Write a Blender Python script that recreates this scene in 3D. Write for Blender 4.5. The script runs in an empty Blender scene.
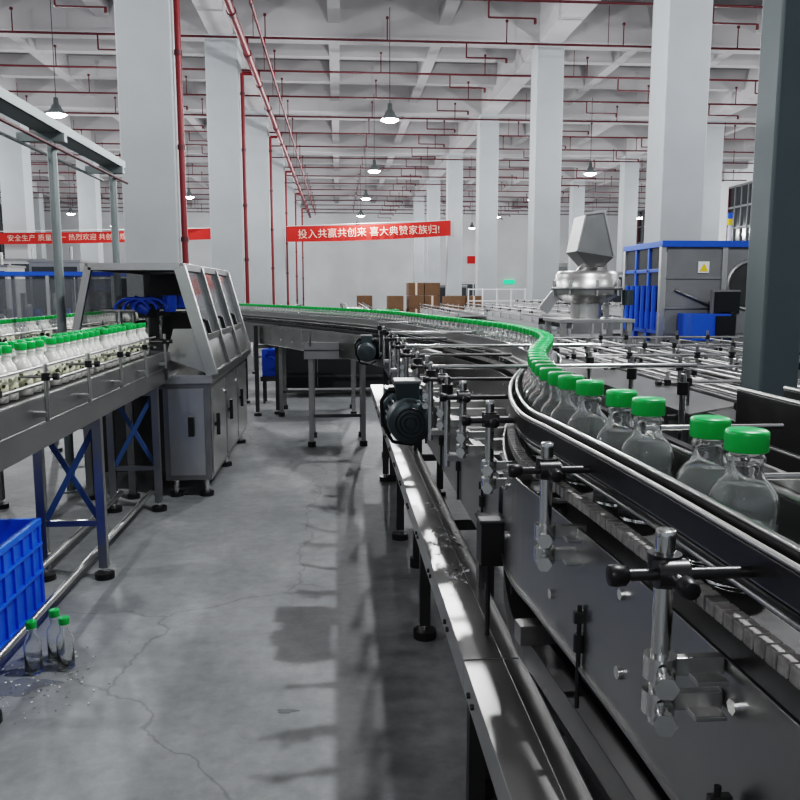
import bpy, math, random
from mathutils import Vector, Matrix
random.seed(7)
scene = bpy.context.scene

# ------------------------------------------------------------ materials
def newmat(name):
    m = bpy.data.materials.new(name); m.use_nodes = True
    nt = m.node_tree
    return m, nt, nt.nodes['Principled BSDF']

def mat(name, col, rough=0.5, metal=0.0, noise=0.0, nscale=20.0, bump=0.0, emis=None, estr=0.0, trans=0.0, coat=0.0, rv=0.1):
    m, nt, p = newmat(name)
    p.inputs['Base Color'].default_value = (*col, 1)
    p.inputs['Roughness'].default_value = rough
    p.inputs['Metallic'].default_value = metal
    if trans: p.inputs['Transmission Weight'].default_value = trans
    if coat: p.inputs['Coat Weight'].default_value = coat
    if emis:
        p.inputs['Emission Color'].default_value = (*emis, 1)
        p.inputs['Emission Strength'].default_value = estr
    if noise or bump:
        tc = nt.nodes.new('ShaderNodeTexCoord')
        n = nt.nodes.new('ShaderNodeTexNoise'); n.inputs['Scale'].default_value = nscale
        n.inputs['Detail'].default_value = 5
        nt.links.new(tc.outputs['Object'], n.inputs['Vector'])
        if noise:
            r = nt.nodes.new('ShaderNodeValToRGB')
            r.color_ramp.elements[0].position = 0.3; r.color_ramp.elements[1].position = 0.7
            r.color_ramp.elements[0].color = (*[c*(1-noise) for c in col], 1)
            r.color_ramp.elements[1].color = (*[min(1, c*(1+noise)) for c in col], 1)
            nt.links.new(n.outputs['Fac'], r.inputs['Fac'])
            nt.links.new(r.outputs['Color'], p.inputs['Base Color'])
            mr = nt.nodes.new('ShaderNodeMapRange')
            mr.inputs['To Min'].default_value = max(0.05, rough-rv); mr.inputs['To Max'].default_value = min(1, rough+rv)
            nt.links.new(n.outputs['Fac'], mr.inputs['Value'])
            nt.links.new(mr.outputs['Result'], p.inputs['Roughness'])
        if bump:
            b = nt.nodes.new('ShaderNodeBump'); b.inputs['Strength'].default_value = bump; b.inputs['Distance'].default_value = 0.01
            nt.links.new(n.outputs['Fac'], b.inputs['Height'])
            nt.links.new(b.outputs['Normal'], p.inputs['Normal'])
    return m

STEEL = mat('stainless_steel', (0.54,0.54,0.53), 0.34, 1.0, 0.05, 3, rv=0.05)
CHANM = mat('satin_channel_steel', (0.54,0.54,0.53), 0.36, 1.0, 0.04, 2, rv=0.05)
STEELD = mat('dark_steel', (0.10,0.10,0.10), 0.36, 0.9, 0.1, 6, rv=0.05)
STEELM = mat('mid_steel', (0.33,0.33,0.325), 0.34, 1.0, 0.06, 5, rv=0.05)
CHROME = mat('polished_rod', (0.70,0.70,0.69), 0.18, 1.0)
BLACK = mat('black_plastic', (0.012,0.012,0.013), 0.4)
CHAIN = mat('chain_plate_plastic', (0.28,0.27,0.26), 0.5, 0.0, 0.35, 60)
BELT = mat('conveyor_belt', (0.06,0.06,0.06), 0.5, 0.4, 0.3, 30)
WALL = mat('white_wall_paint', (0.60,0.61,0.62), 0.85, 0, 0.06, 0.6)
COLM = mat('column_paint', (0.40,0.42,0.43), 0.8, 0, 0.06, 1.2)
CEIL = mat('ceiling_paint', (0.42,0.41,0.415), 0.9, 0, 0.12, 0.5)
SLAB = mat('ceiling_slab_concrete', (0.27,0.26,0.263), 0.9, 0, 0.15, 0.5)
RED = mat('red_pipe_paint', (0.17,0.009,0.013), 0.45)
DRED = mat('dark_red_pipe_paint', (0.085,0.012,0.016), 0.5)
BANNER = mat('red_banner_cloth', (0.55,0.025,0.018), 0.8, 0, 0.08, 2)
WHITE = mat('white_plastic', (0.75,0.75,0.75), 0.5)
BANTXT = mat('banner_lettering', (0.75,0.60,0.52), 0.8)
GREEN = mat('green_cap_plastic', (0.004,0.40,0.08), 0.35)
BLUE = mat('blue_crate_plastic', (0.004,0.13,0.70), 0.4)
BLUEP = mat('blue_paint', (0.01,0.10,0.52), 0.4)
BLUED = mat('dark_blue_paint', (0.04,0.10,0.24), 0.45)
TEAL = mat('motor_paint', (0.045,0.062,0.068), 0.4, 0.2)
CARD = mat('cardboard', (0.17,0.10,0.06), 0.9, 0, 0.12, 4)
YEL = mat('yellow_sign', (0.8,0.55,0.02), 0.5)
POST = mat('painted_steel_post', (0.125,0.158,0.167), 0.45, 0.2, 0.08, 3)
TRAY = mat('galvanised_tray', (0.24,0.27,0.27), 0.5, 0.5, 0.1, 3)
PANEL = mat('grey_panel', (0.20,0.205,0.21), 0.45, 0.3, 0.1, 3)
LIGHTP = mat('light_panel', (0.48,0.49,0.50), 0.5, 0.1, 0.05, 3)
DARK = mat('dark_interior', (0.02,0.022,0.024), 0.6)
BULB = mat('lamp_emitter', (1,1,1), 0.5, emis=(1,0.98,0.94), estr=40)
SCREEN = mat('screen', (0.01,0.012,0.015), 0.15)
EXITG = mat('exit_sign_green', (0,0.4,0.15), 0.5, emis=(0.05,0.9,0.4), estr=0.8)
WINP = mat('window_glass', (0.04,0.045,0.05), 0.15, 0.0)
MILK = mat('milky_liquid', (0.72,0.72,0.68), 0.2, 0, coat=0.6)

m, nt, p = newmat('clear_glass')
p.inputs['Base Color'].default_value = (0.98,0.99,0.985,1); p.inputs['Roughness'].default_value = 0.02
p.inputs['Transmission Weight'].default_value = 0.97; p.inputs['IOR'].default_value = 1.45
GLASS = m
m, nt, p = newmat('clear_liquid')
p.inputs['Base Color'].default_value = (0.90,0.95,0.93,1); p.inputs['Roughness'].default_value = 0.12
p.inputs['Transmission Weight'].default_value = 0.80; p.inputs['IOR'].default_value = 1.15
WATER = m
m, nt, p = newmat('tinted_acrylic')
p.inputs['Base Color'].default_value = (0.16,0.17,0.18,1); p.inputs['Roughness'].default_value = 0.1
p.inputs['Alpha'].default_value = 0.45
ACRYL = m
WET = mat('wet_patch', (0.155,0.162,0.165), 0.14, 0.0, 0.15, 9, rv=0.06)
m, nt, p = newmat('bottle_label')
tc = nt.nodes.new('ShaderNodeTexCoord'); v = nt.nodes.new('ShaderNodeTexVoronoi'); v.inputs['Scale'].default_value = 38
r = nt.nodes.new('ShaderNodeValToRGB')
r.color_ramp.elements[0].color = (0.05,0.07,0.015,1); r.color_ramp.elements[0].position = 0.34
r.color_ramp.elements[1].color = (0.66,0.66,0.50,1); r.color_ramp.elements[1].position = 0.42
nt.links.new(tc.outputs['Object'], v.inputs['Vector']); nt.links.new(v.outputs['Distance'], r.inputs['Fac'])
nt.links.new(r.outputs['Color'], p.inputs['Base Color']); LABEL = m

# concrete floor
m, nt, p = newmat('polished_concrete')
tc = nt.nodes.new('ShaderNodeTexCoord')
n1 = nt.nodes.new('ShaderNodeTexNoise'); n1.inputs['Scale'].default_value = 1.1; n1.inputs['Detail'].default_value = 9; n1.inputs['Roughness'].default_value = 0.62
n2 = nt.nodes.new('ShaderNodeTexNoise'); n2.inputs['Scale'].default_value = 14; n2.inputs['Detail'].default_value = 8; n2.inputs['Roughness'].default_value = 0.7
n3 = nt.nodes.new('ShaderNodeTexNoise'); n3.inputs['Scale'].default_value = 3.0; n3.inputs['Detail'].default_value = 4
for n in (n1,n2,n3): nt.links.new(tc.outputs['Object'], n.inputs['Vector'])
r1 = nt.nodes.new('ShaderNodeValToRGB'); r1.color_ramp.elements[0].position=0.36; r1.color_ramp.elements[1].position=0.64
r1.color_ramp.elements[0].color=(0.158,0.167,0.171,1); r1.color_ramp.elements[1].color=(0.262,0.27,0.273,1)
r2 = nt.nodes.new('ShaderNodeValToRGB'); r2.color_ramp.elements[0].position=0.3; r2.color_ramp.elements[1].position=0.7
r2.color_ramp.elements[0].color=(0.8,0.8,0.8,1); r2.color_ramp.elements[1].color=(1.14,1.14,1.14,1)
mx = nt.nodes.new('ShaderNodeMix'); mx.data_type='RGBA'; mx.blend_type='MULTIPLY'; mx.inputs['Factor'].default_value=1
nt.links.new(n1.outputs['Fac'], r1.inputs['Fac']); nt.links.new(n2.outputs['Fac'], r2.inputs['Fac'])
nt.links.new(r1.outputs['Color'], mx.inputs['A']); nt.links.new(r2.outputs['Color'], mx.inputs['B'])
mp = nt.nodes.new('ShaderNodeVectorMath'); mp.operation='MULTIPLY_ADD'
mp.inputs[1].default_value=(0.35,0.35,0.35)
nt.links.new(n3.outputs['Color'], mp.inputs[0]); nt.links.new(tc.outputs['Object'], mp.inputs[2])
vo = nt.nodes.new('ShaderNodeTexVoronoi'); vo.feature='DISTANCE_TO_EDGE'; vo.inputs['Scale'].default_value=0.42
nt.links.new(mp.outputs['Vector'], vo.inputs['Vector'])
cr = nt.nodes.new('ShaderNodeValToRGB'); cr.color_ramp.elements[0].position=0.0; cr.color_ramp.elements[1].position=0.0014
cr.color_ramp.elements[0].color=(0.65,0.65,0.65,1); cr.color_ramp.elements[1].color=(1,1,1,1)
nt.links.new(vo.outputs['Distance'], cr.inputs['Fac'])
mx2 = nt.nodes.new('ShaderNodeMix'); mx2.data_type='RGBA'; mx2.blend_type='MULTIPLY'; mx2.inputs['Factor'].default_value=1
nt.links.new(mx.outputs['Result'], mx2.inputs['A']); nt.links.new(cr.outputs['Color'], mx2.inputs['B'])
nt.links.new(mx2.outputs['Result'], p.inputs['Base Color'])
mr = nt.nodes.new('ShaderNodeMapRange'); mr.inputs['To Min'].default_value=0.36; mr.inputs['To Max'].default_value=0.64
nt.links.new(n1.outputs['Fac'], mr.inputs['Value']); nt.links.new(mr.outputs['Result'], p.inputs['Roughness'])
bp = nt.nodes.new('ShaderNodeBump'); bp.inputs['Strength'].default_value=0.12; bp.inputs['Distance'].default_value=0.005
nt.links.new(n2.outputs['Fac'], bp.inputs['Height']); nt.links.new(bp.outputs['Normal'], p.inputs['Normal'])
FLOOR = m

# ------------------------------------------------------------ builder
class B:
    def __init__(s, name):
        s.name=name; s.v=[]; s.f=[]; s.m=[]; s.sm=[]; s.mats=[]
    def mi(s, m):
        if m not in s.mats: s.mats.append(m)
        return s.mats.index(m)
    def add(s, vs, fs, m, smooth=False):
        o=len(s.v); s.v += [tuple(q) for q in vs]
        k=s.mi(m)
        for f in fs:
            s.f.append(tuple(i+o for i in f)); s.m.append(k); s.sm.append(smooth)
    def box(s, x0,x1,y0,y1,z0,z1, m):
        vs=[(x0,y0,z0),(x1,y0,z0),(x1,y1,z0),(x0,y1,z0),(x0,y0,z1),(x1,y0,z1),(x1,y1,z1),(x0,y1,z1)]
        s.add(vs,[(0,3,2,1),(4,5,6,7),(0,1,5,4),(1,2,6,5),(2,3,7,6),(3,0,4,7)],m)
    def beam(s, p1,p2,w,h,m,up=(0,0,1)):
        p1=Vector(p1);p2=Vector(p2); d=(p2-p1).normalized(); up=Vector(up)
        if abs(d.dot(up))>0.98: up=Vector((0,1,0))
        r=d.cross(up).normalized(); u=r.cross(d).normalized()
        vs=[]
        for q in (p1,p2):
            for a,b in ((-1,-1),(1,-1),(1,1),(-1,1)): vs.append(q+r*a*w/2+u*b*h/2)
        s.add(vs,[(0,1,2,3),(7,6,5,4),(0,4,5,1),(1,5,6,2),(2,6,7,3),(3,7,4,0)],m)
    def cyl(s,p1,p2,r,m,seg=14,r2=None):
        p1=Vector(p1);p2=Vector(p2); d=(p2-p1).normalized()
        up=Vector((0,0,1)) if abs(d.z)<0.9 else Vector((1,0,0))
        a=d.cross(up).normalized(); b=d.cross(a).normalized()
        if r2 is None: r2=r
        vs=[]
        for q,rr in ((p1,r),(p2,r2)):
            for i in range(seg):
                t=2*math.pi*i/seg; vs.append(q+a*math.cos(t)*rr+b*math.sin(t)*rr)
        s.add(vs,[(i,(i+1)%seg,seg+(i+1)%seg,seg+i) for i in range(seg)],m,True)
        s.add(vs[:seg],[tuple(range(seg))[::-1]],m); s.add(vs[seg:],[tuple(range(seg))],m)
    def lathe(s,prof,o,m,seg=24,axis='z',smooth=True):
        vs=[]
        for r,z in prof:
            for i in range(seg):
                t=2*math.pi*i/seg; c,sn=r*math.cos(t),r*math.sin(t)
                if axis=='z': q=(o[0]+c,o[1]+sn,o[2]+z)
                elif axis=='y': q=(o[0]+c,o[1]+z,o[2]+sn)
                else: q=(o[0]+z,o[1]+c,o[2]+sn)
                vs.append(q)
        fs=[]
        for j in range(len(prof)-1):
            for i in range(seg):
                k=(i+1)%seg
                fs.append((j*seg+i,j*seg+k,(j+1)*seg+k,(j+1)*seg+i))
        s.add(vs,fs,m,smooth)
    def poly(s,pts,th,m):
        P=[Vector(q) for q in pts]; n=(P[1]-P[0]).cross(P[2]-P[0]).normalized()*th
        k=len(P); vs=P+[q+n for q in P]
        fs=[tuple(range(k))[::-1],tuple(range(k,2*k))]+[(i,(i+1)%k,k+(i+1)%k,k+i) for i in range(k)]
        s.add(vs,fs,m)
    def sweep(s,path,off,w,z0,z1,m,smooth=False):
        L=len(path); vs=[]
        for i,(x,y) in enumerate(path):
            a=path[max(0,i-1)]; b=path[min(L-1,i+1)]
            tx,ty=b[0]-a[0],b[1]-a[1]; l=math.hypot(tx,ty) or 1; rx,ry=ty/l,-tx/l
            for o,z in ((off-w/2,z0),(off+w/2,z0),(off+w/2,z1),(off-w/2,z1)):
                vs.append((x+rx*o,y+ry*o,z))
        fs=[]
        for i in range(L-1):
            for k in range(4):
                a=i*4+k; b=i*4+(k+1)%4
                fs.append((a,b,b+4,a+4))
        fs.append((0,3,2,1)); e=(L-1)*4; fs.append((e,e+1,e+2,e+3))
        s.add(vs,fs,m,smooth)
    def sweeptube(s,path,off,z,r,m,seg=8):
        L=len(path); vs=[]
        for i,(x,y) in enumerate(path):
            a=path[max(0,i-1)]; b=path[min(L-1,i+1)]
            tx,ty=b[0]-a[0],b[1]-a[1]; l=math.hypot(tx,ty) or 1; rx,ry=ty/l,-tx/l
            for k in range(seg):
                t=2*math.pi*k/seg
                o=off+r*math.cos(t); vs.append((x+rx*o,y+ry*o,z+r*math.sin(t)))
        fs=[(i*seg+k,i*seg+(k+1)%seg,(i+1)*seg+(k+1)%seg,(i+1)*seg+k) for i in range(L-1) for k in range(seg)]
        s.add(vs,fs,m,True)
    def mesh(s):
        me=bpy.data.meshes.new(s.name); me.from_pydata(s.v,[],s.f)
        for q in s.mats: me.materials.append(q)
        me.polygons.foreach_set('material_index',s.m); me.polygons.foreach_set('use_smooth',s.sm)
        me.update(); return me
    def obj(s,parent=None,bevel=0,loc=None):
        ob=bpy.data.objects.new(s.name,s.mesh()); scene.collection.objects.link(ob)
        if loc: ob.location=loc
        if parent: ob.parent=parent
        if bevel:
            md=ob.modifiers.new('bevel','BEVEL'); md.width=bevel; md.segments=2; md.limit_method='ANGLE'; md.angle_limit=math.radians(50)
        return ob
def empty(name,loc=(0,0,0)):
    e=bpy.data.objects.new(name,None); scene.collection.objects.link(e); e.location=loc; return e

# ------------------------------------------------------------ room
X0,X1,Y0,Y1=-22.0,21.4,-8.0,60.0
CH=8.4
b=B('floor'); b.box(X0,X1,Y0,Y1,-0.2,0,FLOOR); b.obj()
b=B('ceiling'); b.box(X0,X1,Y0,Y1,CH,CH+0.2,SLAB)
gx=[-18.7,-10.7,-2.69,5.22,13.2]; gy=[4.4+8*k for k in range(0,7)]
for x in gx: b.box(x-0.28,x+0.28,Y0,Y1,7.45,CH,CEIL)
for y in [-3.6]+gy: b.box(X0,X1,y-0.28,y+0.28,7.46,CH,CEIL)
y=-6.27
while y<Y1:
    if min(abs(y-g) for g in gy+[-3.6])>0.5: b.box(X0,X1,y-0.14,y+0.14,7.8,CH,CEIL)
    y+=2.6667
for x in gx:
    for k in (1,2):
        xx=x+2.65*k; b.box(xx-0.14,xx+0.14,Y0,Y1,7.79,CH,CEIL)
b.obj()
b=B('wall_back'); b.box(X0,X1,Y1,Y1+0.3,0,CH,WALL); b.obj()
b=B('wall_left'); b.box(X0-0.3,X0,Y0,Y1,0,CH,WALL); b.obj()
b=B('wall_right'); b.box(X1,X1+0.3,Y0,Y1,0,CH,WALL); b.obj()
for i,(xa,xb,h) in enumerate(((-6.5,-3.4,3.4),(15.0,17.6,3.2))):
    b=B('door_%d'%(i+1)); b.box(xa,xb,Y1-0.08,Y1-0.01,0,h,PANEL)
    k=0.2
    while k<h: b.box(xa,xb,Y1-0.1,Y1-0.08,k,k+0.06,TRAY); k+=0.22
    for q in (xa,xb): b.box(q-0.08,q+0.08,Y1-0.14,Y1-0.01,0,h+0.1,STEELM)
    b.box(xa-0.08,xb+0.08,Y1-0.2,Y1-0.01,h,h+0.3,STEELM); b.obj()
for i,yy in enumerate([g+4 for g in gy]):
    for side,xx,sg in (('r',X1,-1),('l',X0,1)):
        b=B('window_%d'%(i*2+(1 if side=='r' else 2)))
        xa,xb=sorted((xx+sg*0.01,xx+sg*0.06)); b.box(xa,xb,yy-2.8,yy+2.8,2.6,7.0,WINP)
        xa,xb=sorted((xx+sg*0.01,xx+sg*0.14))
        for k in range(9):
            q=yy-2.8+0.7*k; b.box(xa,xb,q-0.04,q+0.04,2.6,7.0,DRED if k%4==0 else PANEL)
        for z in (2.6,3.7,4.8,5.9,7.0): b.box(xa,xb,yy-2.84,yy+2.84,z-0.05,z+0.05,PANEL)
        b.obj()
def column(x,y):
    b=B('concrete_column'); w=0.38 if x<0 else 0.33; b.box(-w,w,-w,w,0,7.46,COLM)
    b.box(-w-0.012,w+0.012,-w-0.012,w+0.012,0,0.12,PANEL)
    b.obj(bevel=0.015,loc=(x,y,0))
for x in gx:
    for y in gy: column(x,y)

# ------------------------------------------------------------ fire sprinkler pipework
b=B('fire_sprinkler_pipework')
y=5.2
while y<Y1-1:
    z=6.95
    b.cyl((-21,y,z),(20.5,y,z),0.025,DRED,8)
    x=-20.2
    while x<20:
        b.cyl((x,y,z),(x,y,z+0.45),0.014,DRED,5)
        b.cyl((x,y,z+0.45),(x,y,z+0.5),0.035,DRED,6)
        x+=2.667
    for x in gx: b.cyl((x+0.9,y,z),(x+0.9,y,7.8),0.008,DRED,4)
    for x in (-12.4,-5.1,2.9,7.3,11.0): 
        b.cyl((x,y,z),(x,y,z-0.32),0.018,DRED,6); b.cyl((x,y,z-0.32),(x+0.9,y,z-0.32),0.018,DRED,6); b.cyl((x+0.9,y,z-0.32),(x+0.9,y,z-0.42),0.03,DRED,6)
    y+=2.667
for x,r,z in ((-1.92,0.075,6.6),(-1.55,0.03,6.75)):
    b.cyl((x,-2,z),(x,58,z),r,RED,12)
    yy=5.2
    while yy<58:
        b.cyl((x,yy,z),(x,yy,6.95),0.025,RED,6); b.cyl((x,yy-0.09,z),(x,yy+0.09,z),r*1.25,DRED,10); yy+=2.667
for y in gy:
    b.cyl((-2.23,y-0.28,0),(-2.23,y-0.28,6.6),0.045,RED,10)
    b.cyl((-2.23,y-0.28,6.6),(-1.92,y-0.28,6.6),0.045,RED,10)
    for z in (0.9,2.2,3.5,4.8,6.1): b.cyl((-2.23,y-0.28,z),(-2.23,y-0.28,z+0.07),0.058,DRED,10)
b.obj()

# ------------------------------------------------------------ pendant high bay lamps
LP=450
def lamp(x,y,pw=LP,z=5.36,soft=0.1):
    e=empty('pendant_high_bay_lamp',(x,y,z))
    b=B('shade'); b.lathe([(0.03,0.36),(0.05,0.36),(0.06,0.22),(0.09,0.20),(0.13,0.11),(0.22,0.02),(0.225,0.0),(0.21,0.0),(0.12,0.10)],(0,0,0),TRAY,20)
    b.cyl((0,0,0.36),(0,0,7.8-z),0.008,BLACK,5); b.obj(e)
    b=B('lens'); b.lathe([(0.0,-0.07),(0.10,-0.055),(0.18,-0.02),(0.205,0.015)],(0,0,0),BULB,20); b.obj(e)
    l=bpy.data.lights.new('lamp_light','POINT'); l.energy=pw; l.shadow_soft_size=soft; l.color=(0.97,0.985,1.0)
    o=bpy.data.objects.new('lamp_light',l); scene.collection.objects.link(o); o.parent=e; o.location=(0,0,-0.2)
for x in (-13.6,-6.2,1.22,8.45,16.2):
    for y in (11,19,27,35,43,51): lamp(x,y)
lamp(2.1,2.9,800,soft=0.07); lamp(-6.2,3,400); lamp(8.45,3,250); lamp(-2.0,-4.5,350)  # last three are unseen lamps, added as fill to brighten the near steel

# ------------------------------------------------------------ banners
def banner(x0,x1,y,z,h,txt,tilt=0.0,ts=0.74):
    L=x1-x0
    b=B('hanging_banner'); n=24; vs=[]; fs=[]
    for i in range(n+1):
        t=i/n; x=-L/2+L*t; sag=-0.06*math.sin(math.pi*t); yy=0.03*math.sin(t*23)
        vs+=[(x,yy,-h/2+sag+tilt*(t-.5)),(x,yy,h/2+sag+tilt*(t-.5))]
    for i in range(n): fs.append((2*i,2*i+2,2*i+3,2*i+1))
    b.add(vs,fs,BANNER,True)
    b.cyl((-L/2,0,h/2-tilt/2),(L/2,0,h/2+tilt/2),0.012,WHITE,5)
    o=b.obj(loc=((x0+x1)/2,y,z))
    c=bpy.data.curves.new('lettering','FONT'); c.body=txt; c.size=h*ts; c.align_x='CENTER'; c.align_y='CENTER'; c.space_character=1.02
    c.materials.append(BANTXT); c.extrude=0.002
    t=bpy.data.objects.new('lettering',c); scene.collection.objects.link(t); t.parent=o
    t.rotation_euler=(math.radians(90),-math.atan2(tilt,L),0); t.location=(0,-0.07,-0.06)
banner(-2.2,4.95,35.6,4.05,0.66,"投入共赢共创来 喜大典赞家族归!",0.3,0.64)
banner(-13.5,-4.1,27.4,3.25,0.36,"安全生产 质量第一 热烈欢迎 共创辉煌",0.2,0.62)
b=B('red_wall_sign'); b.box(9.6,10.8,59.8,59.95,3.45,4.0,BANNER); b.box(9.55,10.85,59.9,59.97,3.4,4.05,WHITE); b.obj()
b=B('exit_sign'); b.box(12.4,13.2,59.82,59.96,1.95,2.25,EXITG); b.obj()

# ------------------------------------------------------------ bottles
def bottle_mesh(kind,seg=28):
    b=B('bottle_'+kind)
    out=[(0.0,0.0),(0.034,0.0),(0.039,0.005),(0.0395,0.112),(0.0385,0.124),(0.0345,0.137),(0.028,0.147),(0.022,0.154),(0.0198,0.162),(0.0195,0.172),(0.0195,0.176),(0.0218,0.178),(0.0218,0.183),(0.0195,0.186),(0.0195,0.200)]
    if kind!='milk':
        inn=[(max(0,r-0.0022),z) for r,z in out[::-1][:-3]]+[(0.034,0.010),(0.0,0.008)]
        b.lathe(out+inn,(0,0,0),GLASS,seg)
        if kind=='clear':
            b.lathe([(0,0.0095),(0.033,0.0115),(0.0366,0.014),(0.0368,0.112),(0.0358,0.122),(0.0318,0.1345),(0.0255,0.143),(0.0,0.143)],(0,0,0),WATER,seg)
    else:
        b.lathe(out,(0,0,0),MILK,seg)
        b.lathe([(0.0392,0.03),(0.0402,0.03),(0.0402,0.095),(0.0392,0.095)],(0,0,0),LABEL,seg)
    n=48; prof=[(0.0235,0.191),(0.0243,0.192),(0.0243,0.214),(0.0236,0.218),(0.0215,0.2200),(0.0,0.2205)]
    vs=[];fs=[]
    for j,(r,z) in enumerate(prof):
        for i in range(n):
            rr=r*(0.975 if (i%2 and j in(1,2)) else 1); t=2*math.pi*i/n
            vs.append((rr*math.cos(t),rr*math.sin(t),z))
    for j in range(len(prof)-1):
        for i in range(n):
            k=(i+1)%n; fs.append((j*n+i,j*n+k,(j+1)*n+k,(j+1)*n+i))
    b.add(vs,fs,GREEN,True)
    b.lathe([(0.0,0.190),(0.0235,0.191)],(0,0,0),GREEN,24)
    return b.mesh()
CLEAR=bottle_mesh('clear'); EMPTYB=bottle_mesh('empty'); MILKB=bottle_mesh('milk')
def put(me,parent,x,y,z,nm='bottle',s=1,sz=None):
    o=bpy.data.objects.new(nm,me); scene.collection.objects.link(o); o.parent=parent; o.location=(x,y,z); o.rotation_euler=(0,0,random.random()*6); o.scale=(s,s,sz or s)

# ------------------------------------------------------------ main bottle conveyor (right)
ctrl=[(0.53,-0.9),(0.515,0.2),(0.502,0.93),(0.490,1.226),(0.474,1.485),(0.468,1.74),(0.565,2.25),(0.80,3.05),(0.865,3.7),(0.84,4.25),(0.67,5.27),(0.357,6.9),(-0.40,8.7),(-1.02,10.0),(-1.7,11.4)]
def catmull(P,step=0.04):
    out=[]
    for i in range(len(P)-1):
        p0=P[max(0,i-1)];p1=P[i];p2=P[i+1];p3=P[min(len(P)-1,i+2)]
        n=max(2,int(math.dist(p1,p2)/step))
        for k in range(n):
            t=k/n
            out.append(tuple(0.5*((2*p1[j])+(-p0[j]+p2[j])*t+(2*p0[j]-5*p1[j]+4*p2[j]-p3[j])*t*t+(-p0[j]+3*p1[j]-3*p2[j]+p3[j])*t**3) for j in (0,1)))
    out.append(P[-1]); return out
PATH=catmull(ctrl)
ZB=1.132
b=B('bottle_conveyor')
b.sweep(PATH,0,0.098,ZB-0.02,ZB-0.0005,BELT)
for sd in (-1,1):
    b.sweep(PATH,sd*0.052,0.004,ZB+0.062,ZB+0.111,STEELM)
    b.sweep(PATH,sd*0.060,0.018,ZB+0.060,ZB+0.065,STEELM)
    b.sweeptube(PATH,sd*0.054,ZB+0.114,0.004,CHROME)
    b.sweeptube(PATH,sd*0.064,ZB+0.054,0.006,STEELD)
    b.sweeptube(PATH,sd*0.050,ZB+0.035,0.005,STEEL)
    b.sweep(PATH,sd*0.085,0.006,ZB-0.26,ZB-0.03,STEELM)
    b.sweep(PATH,sd*0.080,0.03,ZB-0.265,ZB-0.258,STEELM)
near=[q for q in PATH if q[1]<2.6]
b.sweep(near,-0.071,0.010,ZB+0.067,ZB+0.101,STEELD)
b.sweeptube(near,-0.071,ZB+0.104,0.0042,STEEL)
acc=0; pitch=0.0215
for i in range(1,len(PATH)):
    a=PATH[i-1];c=PATH[i]; d=math.dist(a,c)
    if c[1]>5: break
    t=acc
    while t<d:
        fx=a[0]+(c[0]-a[0])*t/d; fy=a[1]+(c[1]-a[1])*t/d; ux,uy=(c[0]-a[0])/d,(c[1]-a[1])/d; rx,ry=uy,-ux
        x=fx+rx*-0.066;y=fy+ry*-0.066
        b.beam((x-ux*0.0085,y-uy*0.0085,ZB+0.002),(x+ux*0.0085,y+uy*0.0085,ZB+0.002),0.022,0.018,CHAIN)
        t+=pitch
    acc=t-d
for i in range(0,len(PATH)-1,8):
    (x,y),(x2,y2)=PATH[i],PATH[i+1]; l=math.dist(PATH[i],PATH[i+1]); rx,ry=(y2-y)/l,-(x2-x)/l
    b.cyl((x-rx*0.095,y-ry*0.095,ZB-0.19),(x+rx*0.095,y+ry*0.095,ZB-0.19),0.010,CHROME,8)
    b.cyl((x-rx*0.095,y-ry*0.095,ZB-0.07),(x-rx*0.088,y-ry*0.088,ZB-0.07),0.009,CHROME,6)
PN=[q for q in PATH if q[1]<6.5]
b.sweep(PN,0.02,0.10,ZB-0.52,ZB-0.49,STEELD)
b.sweep(PN,-0.06,0.04,ZB-0.42,ZB-0.36,STEELD)
b.sweep([q for q in PATH if q[1]<1.9],0.09,0.012,0.25,ZB-0.27,STEELD)
for i in range(6,len(PATH),26):
    x,y=PATH[i]
    if 5.9<y<9.5: continue
    (x2,y2)=PATH[min(i+1,len(PATH)-1)]; l=math.dist((x,y),(x2,y2)) or 1; rx,ry=(y2-y)/l,-(x2-x)/l
    for sd in (-1,1):
        px,py=x+rx*sd*0.13,y+ry*sd*0.13
        if sd==-1 and y<6.6: continue
        b.beam((px,py,0.05),(px,py,ZB-0.05),0.045,0.045,STEELD); b.cyl((px,py,0),(px,py,0.03),0.045,BLACK,12); b.cyl((px,py,0.03),(px,py,0.08),0.012,CHROME,8)
    b.beam((x-rx*0.13,y-ry*0.13,ZB-0.3),(x+rx*0.13,y+ry*0.13,ZB-0.3),0.04,0.04,STEELM)
b.obj(bevel=0.0012)

# stainless side channel + legs
b=B('stainless_side_channel')
for (y0,y1) in ((0.35,1.735),(1.742,3.9),(3.907,7.2)):
    b.box(0.285,0.412,y0,y1,0.642,0.650,CHANM)
    b.box(0.281,0.287,y0,y1,0.575,0.650,CHANM)
    b.box(0.372,0.374,y0,y1,0.650,0.653,STEELM)
    b.box(0.409,0.413,y0,y1,0.60,0.668,CHANM)
for y in (0.9,2.0,3.3,4.7,6.2):
    b.beam((0.36,y,0.06),(0.36,y,0.645),0.045,0.045,STEELD); b.cyl((0.36,y,0),(0.36,y,0.035),0.05,BLACK,14); b.cyl((0.36,y,0.035),(0.36,y,0.1),0.013,CHROME,8)
    b.beam((0.36,y,0.5),(0.62,y,0.5),0.035,0.035,STEELD)
for k in range(14):
    y=0.8+k*0.4
    b.cyl((0.274,y,0.61),(0.282,y,0.61),0.007,BLACK,6); b.cyl((0.274,y+0.05,0.61),(0.282,y+0.05,0.61),0.007,BLACK,6)
b.obj(bevel=0.0012)
b=B('crumpled_plastic_wrap')
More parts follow.
